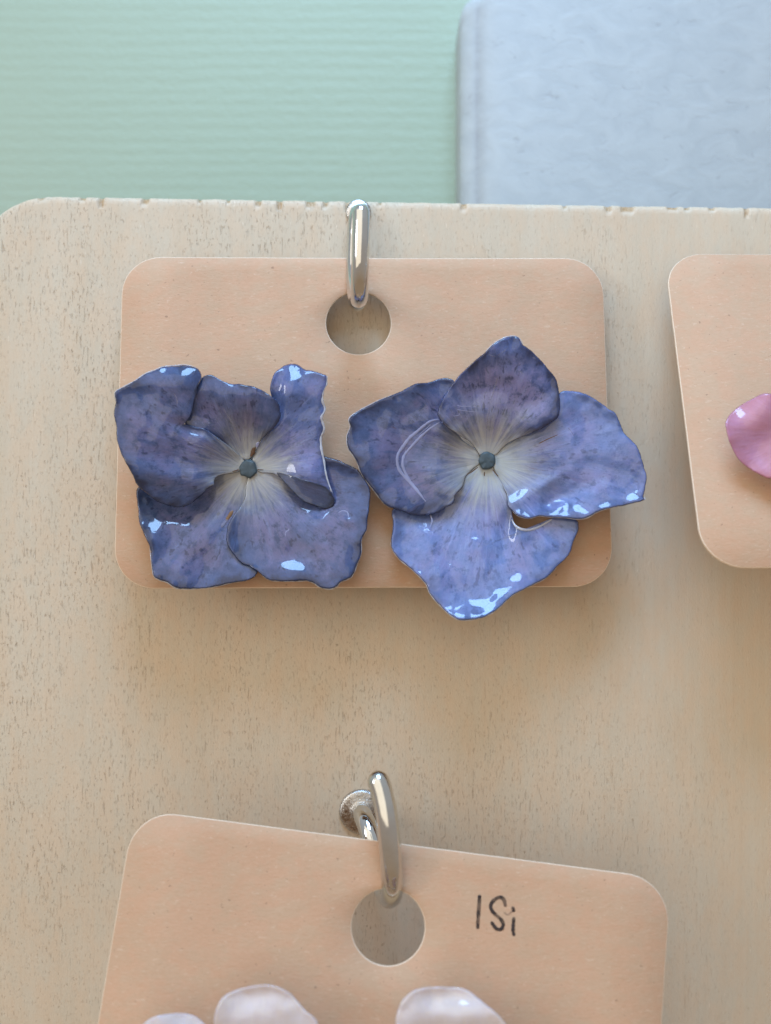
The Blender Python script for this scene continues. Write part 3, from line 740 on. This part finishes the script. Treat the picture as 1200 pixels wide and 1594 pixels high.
top2 = [(750, 712), (735, 692), (720, 681), (694, 664), (682, 649), (683, 635), (690, 619), (700, 603), (716, 583), (736, 564), (756, 547), (770, 534), (790, 524), (806, 525), (814, 536), (830, 548), (846, 565), (856, 577), (865, 589), (870, 607), (872, 627), (870, 647), (858, 658), (840, 669), (814, 680), (790, 691), (768, 711)]
oP, sP = F2.petal(top2, (778, 622), 1.6, [(795, 515, 40, 22, 0, -0.7), (690, 645, 30, 50, 30, 0.3), (855, 650, 50, 24, -25, 0.5)], 43.0, mat=PET_C, label='darker upper petal leaning forward with a pointed tip')
F2.bud(14.0, 7, 8); F2.post()
for (o, sf, pl, a, b) in [(oM, sM, bottom_p, 6, 22), (oN, sN, right2, 17, 31), (oK, sK, left2, 11, 24), (oP, sP, top2, 10, 15)]:
    F2.line(o, lambda x, y, t, up, sf=sf: sf(x, y, 1.0, -0.22), pl[a:b], 0.065, RESIN, 'resin_rim', flat=False)
zL = lambda l: zq(530, 580, 5, l)
F2.line(oK, sK, zL([(765, 362), (700, 378), (650, 412), (600, 455), (540, 505), (490, 570), (448, 630), (438, 690), (458, 760), (515, 830), (585, 910), (645, 985)]), 0.20, RIDGE, 'resin_wrinkle')
F2.line(oK, sK, zL([(770, 385), (700, 432), (655, 470), (600, 522), (545, 582), (497, 642), (482, 700), (492, 752), (530, 830), (590, 905), (660, 1000)]), 0.17, RIDGE, 'resin_wrinkle')
F2.line(oK, sK, zL([(735, 375), (660, 440), (570, 520)]), 0.06, RIDGE, 'resin_wrinkle')
F2.line(oM, sM, zL([(640, 1040), (690, 1095), (712, 1150), (700, 1200)]), 0.07, RIDGE, 'resin_wrinkle', up=0.6)
F2.line(oK, sK, zL([(355, 285), (380, 330), (400, 390)]), 0.06, VEIN, 'petal_vein')
F2.line(oK, sK, zL([(345, 390), (420, 430), (510, 450)]), 0.05, CRACK, 'dark_fleck')
zT = lambda l: zq(670, 515, 5, l)
F2.line(oP, sP, zT([(195, 575), (250, 588), (320, 585), (380, 592)]), 0.08, RIDGE, 'resin_wrinkle')
F2.line(oP, sP, zT([(190, 608), (280, 622), (400, 632)]), 0.08, RIDGE, 'resin_wrinkle')
F2.line(oP, sP, zT([(90, 712), (140, 675), (160, 625), (180, 660), (225, 650), (215, 610)]), 0.07, RIDGE, 'resin_wrinkle')
F2.line(oP, sP, zT([(455, 185), (500, 195), (560, 165), (600, 130)]), 0.07, VEIN, 'petal_vein')
F2.line(oP, sP, zT([(520, 370), (490, 470), (455, 600), (435, 760)]), 0.09, VEIN, 'petal_vein')
zR = lambda l: zq(770, 600, 5, l)
F2.line(oN, sN, zR([(545, 300), (595, 360), (650, 455)]), 0.07, VEIN, 'petal_vein')
F2.line(oN, sN, zR([(330, 460), (400, 425), (470, 395), (510, 375)]), 0.08, CRACK, 'dark_fleck')
F2.line(oN, sN, zR([(220, 612), (300, 645), (410, 665)]), 0.07, VEIN, 'petal_vein')
zM = lambda l: zq(600, 760, 3.871, l)
F2.line(oM, sM, zM([(762, 190), (790, 232), (850, 252), (920, 235), (1000, 190)]), 0.14, RESIN, 'resin_lip', up=0.05)
F2.line(oM, sM, zM([(800, 325), (785, 365), (760, 408)]), 0.06, VEIN, 'petal_vein')
for l in ([(744, 727), (736, 733), (727, 739)], [(767, 731), (771, 736), (775, 741)], [(754, 735), (754, 741)]):
    F2.line(oM, sM, l, 0.06, CRACK, 'dark_fleck', up=0.45)

# ---- pink earring on the right-hand card, mostly out of the frame
F3 = Flower((1262, 672), c3.h(1180, 690) + 3.2, lambda a: 0.5, 9.0, PINK, 'glossy pink petal earring on the card at the board side', card=c3)
F3.petal([(1250, 662), (1225, 625), (1195, 612), (1172, 620), (1148, 634), (1131, 652), (1130, 668), (1138, 695), (1152, 718), (1175, 735), (1200, 745), (1230, 735), (1252, 685)], (1190, 678), 0.4, [(1165, 700, 40, 50, 0, -0.6), (1150, 622, 34, 26, -30, -1.3)], 51.0, rough=0.3, dens=6, rings=26)
F3.petal([(1262, 660), (1240, 610), (1250, 565), (1290, 550), (1325, 570), (1320, 620), (1275, 662)], (1282, 605), 0.0, [], 52.0, rough=0.3, dens=6, rings=18)
F3.petal([(1275, 672), (1320, 640), (1370, 645), (1395, 680), (1370, 720), (1320, 715), (1276, 682)], (1335, 680), 0.4, [], 53.0, rough=0.3, dens=6, rings=18)
F3.petal([(1262, 686), (1290, 730), (1285, 785), (1245, 800), (1215, 775), (1225, 725), (1252, 690)], (1255, 745), 0.0, [], 54.0, rough=0.3, dens=6, rings=18)
F3.bud(12, 6, 5); F3.post()

# ---- two pale earrings on the lower card, only their upper petals in the frame
def pale(center, petals, label, seed):
    hb = c2.h(*center)
    f = Flower(center, hb + 3.0, lambda a: 0.8, 9.0, PALE, label, card=c2)
    for i, (pl, an, ly) in enumerate(petals): f.petal(pl, an, ly, [(an[0], an[1] - 62, 80, 26, 0, -1.0)], seed + i, rough=0.3, dens=6, rings=24)
    f.bud(14, 6, seed); f.post()
pale((395, 1690), [([(390, 1680), (350, 1645), (333, 1600), (337, 1568), (352, 1548), (385, 1536), (420, 1533), (450, 1545), (475, 1572), (495, 1592), (490, 1625), (455, 1660), (402, 1682)], (410, 1605), 0.5),
                   ([(385, 1690), (335, 1690), (265, 1680), (222, 1650), (215, 1610), (232, 1586), (268, 1577), (300, 1580), (325, 1600), (350, 1640), (385, 1682)], (285, 1635), 0.0),
                   ([(385, 1698), (340, 1720), (305, 1770), (330, 1810), (385, 1810), (405, 1760), (394, 1700)], (350, 1760), 0.3),
                   ([(402, 1690), (450, 1670), (505, 1670), (530, 1710), (500, 1755), (445, 1740), (403, 1700)], (465, 1708), 0.0)],
     'blush white flower earring with two petals rising below the lower card hole', 61)
pale((712, 1690), [([(705, 1680), (660, 1650), (618, 1610), (618, 1575), (632, 1550), (655, 1538), (690, 1536), (725, 1540), (755, 1562), (785, 1590), (795, 1620), (770, 1655), (718, 1682)], (702, 1605), 0.5),
                   ([(702, 1690), (660, 1668), (610, 1672), (585, 1710), (615, 1750), (665, 1735), (703, 1700)], (640, 1708), 0.0),
                   ([(706, 1700), (690, 1740), (695, 1795), (740, 1810), (770, 1775), (755, 1725), (716, 1700)], (728, 1758), 0.3),
                   ([(722, 1690), (760, 1660), (820, 1650), (850, 1690), (825, 1735), (770, 1730), (722, 1700)], (785, 1694), 0.0)],
     'lilac-tinted white flower earring under the handwritten letters', 71)
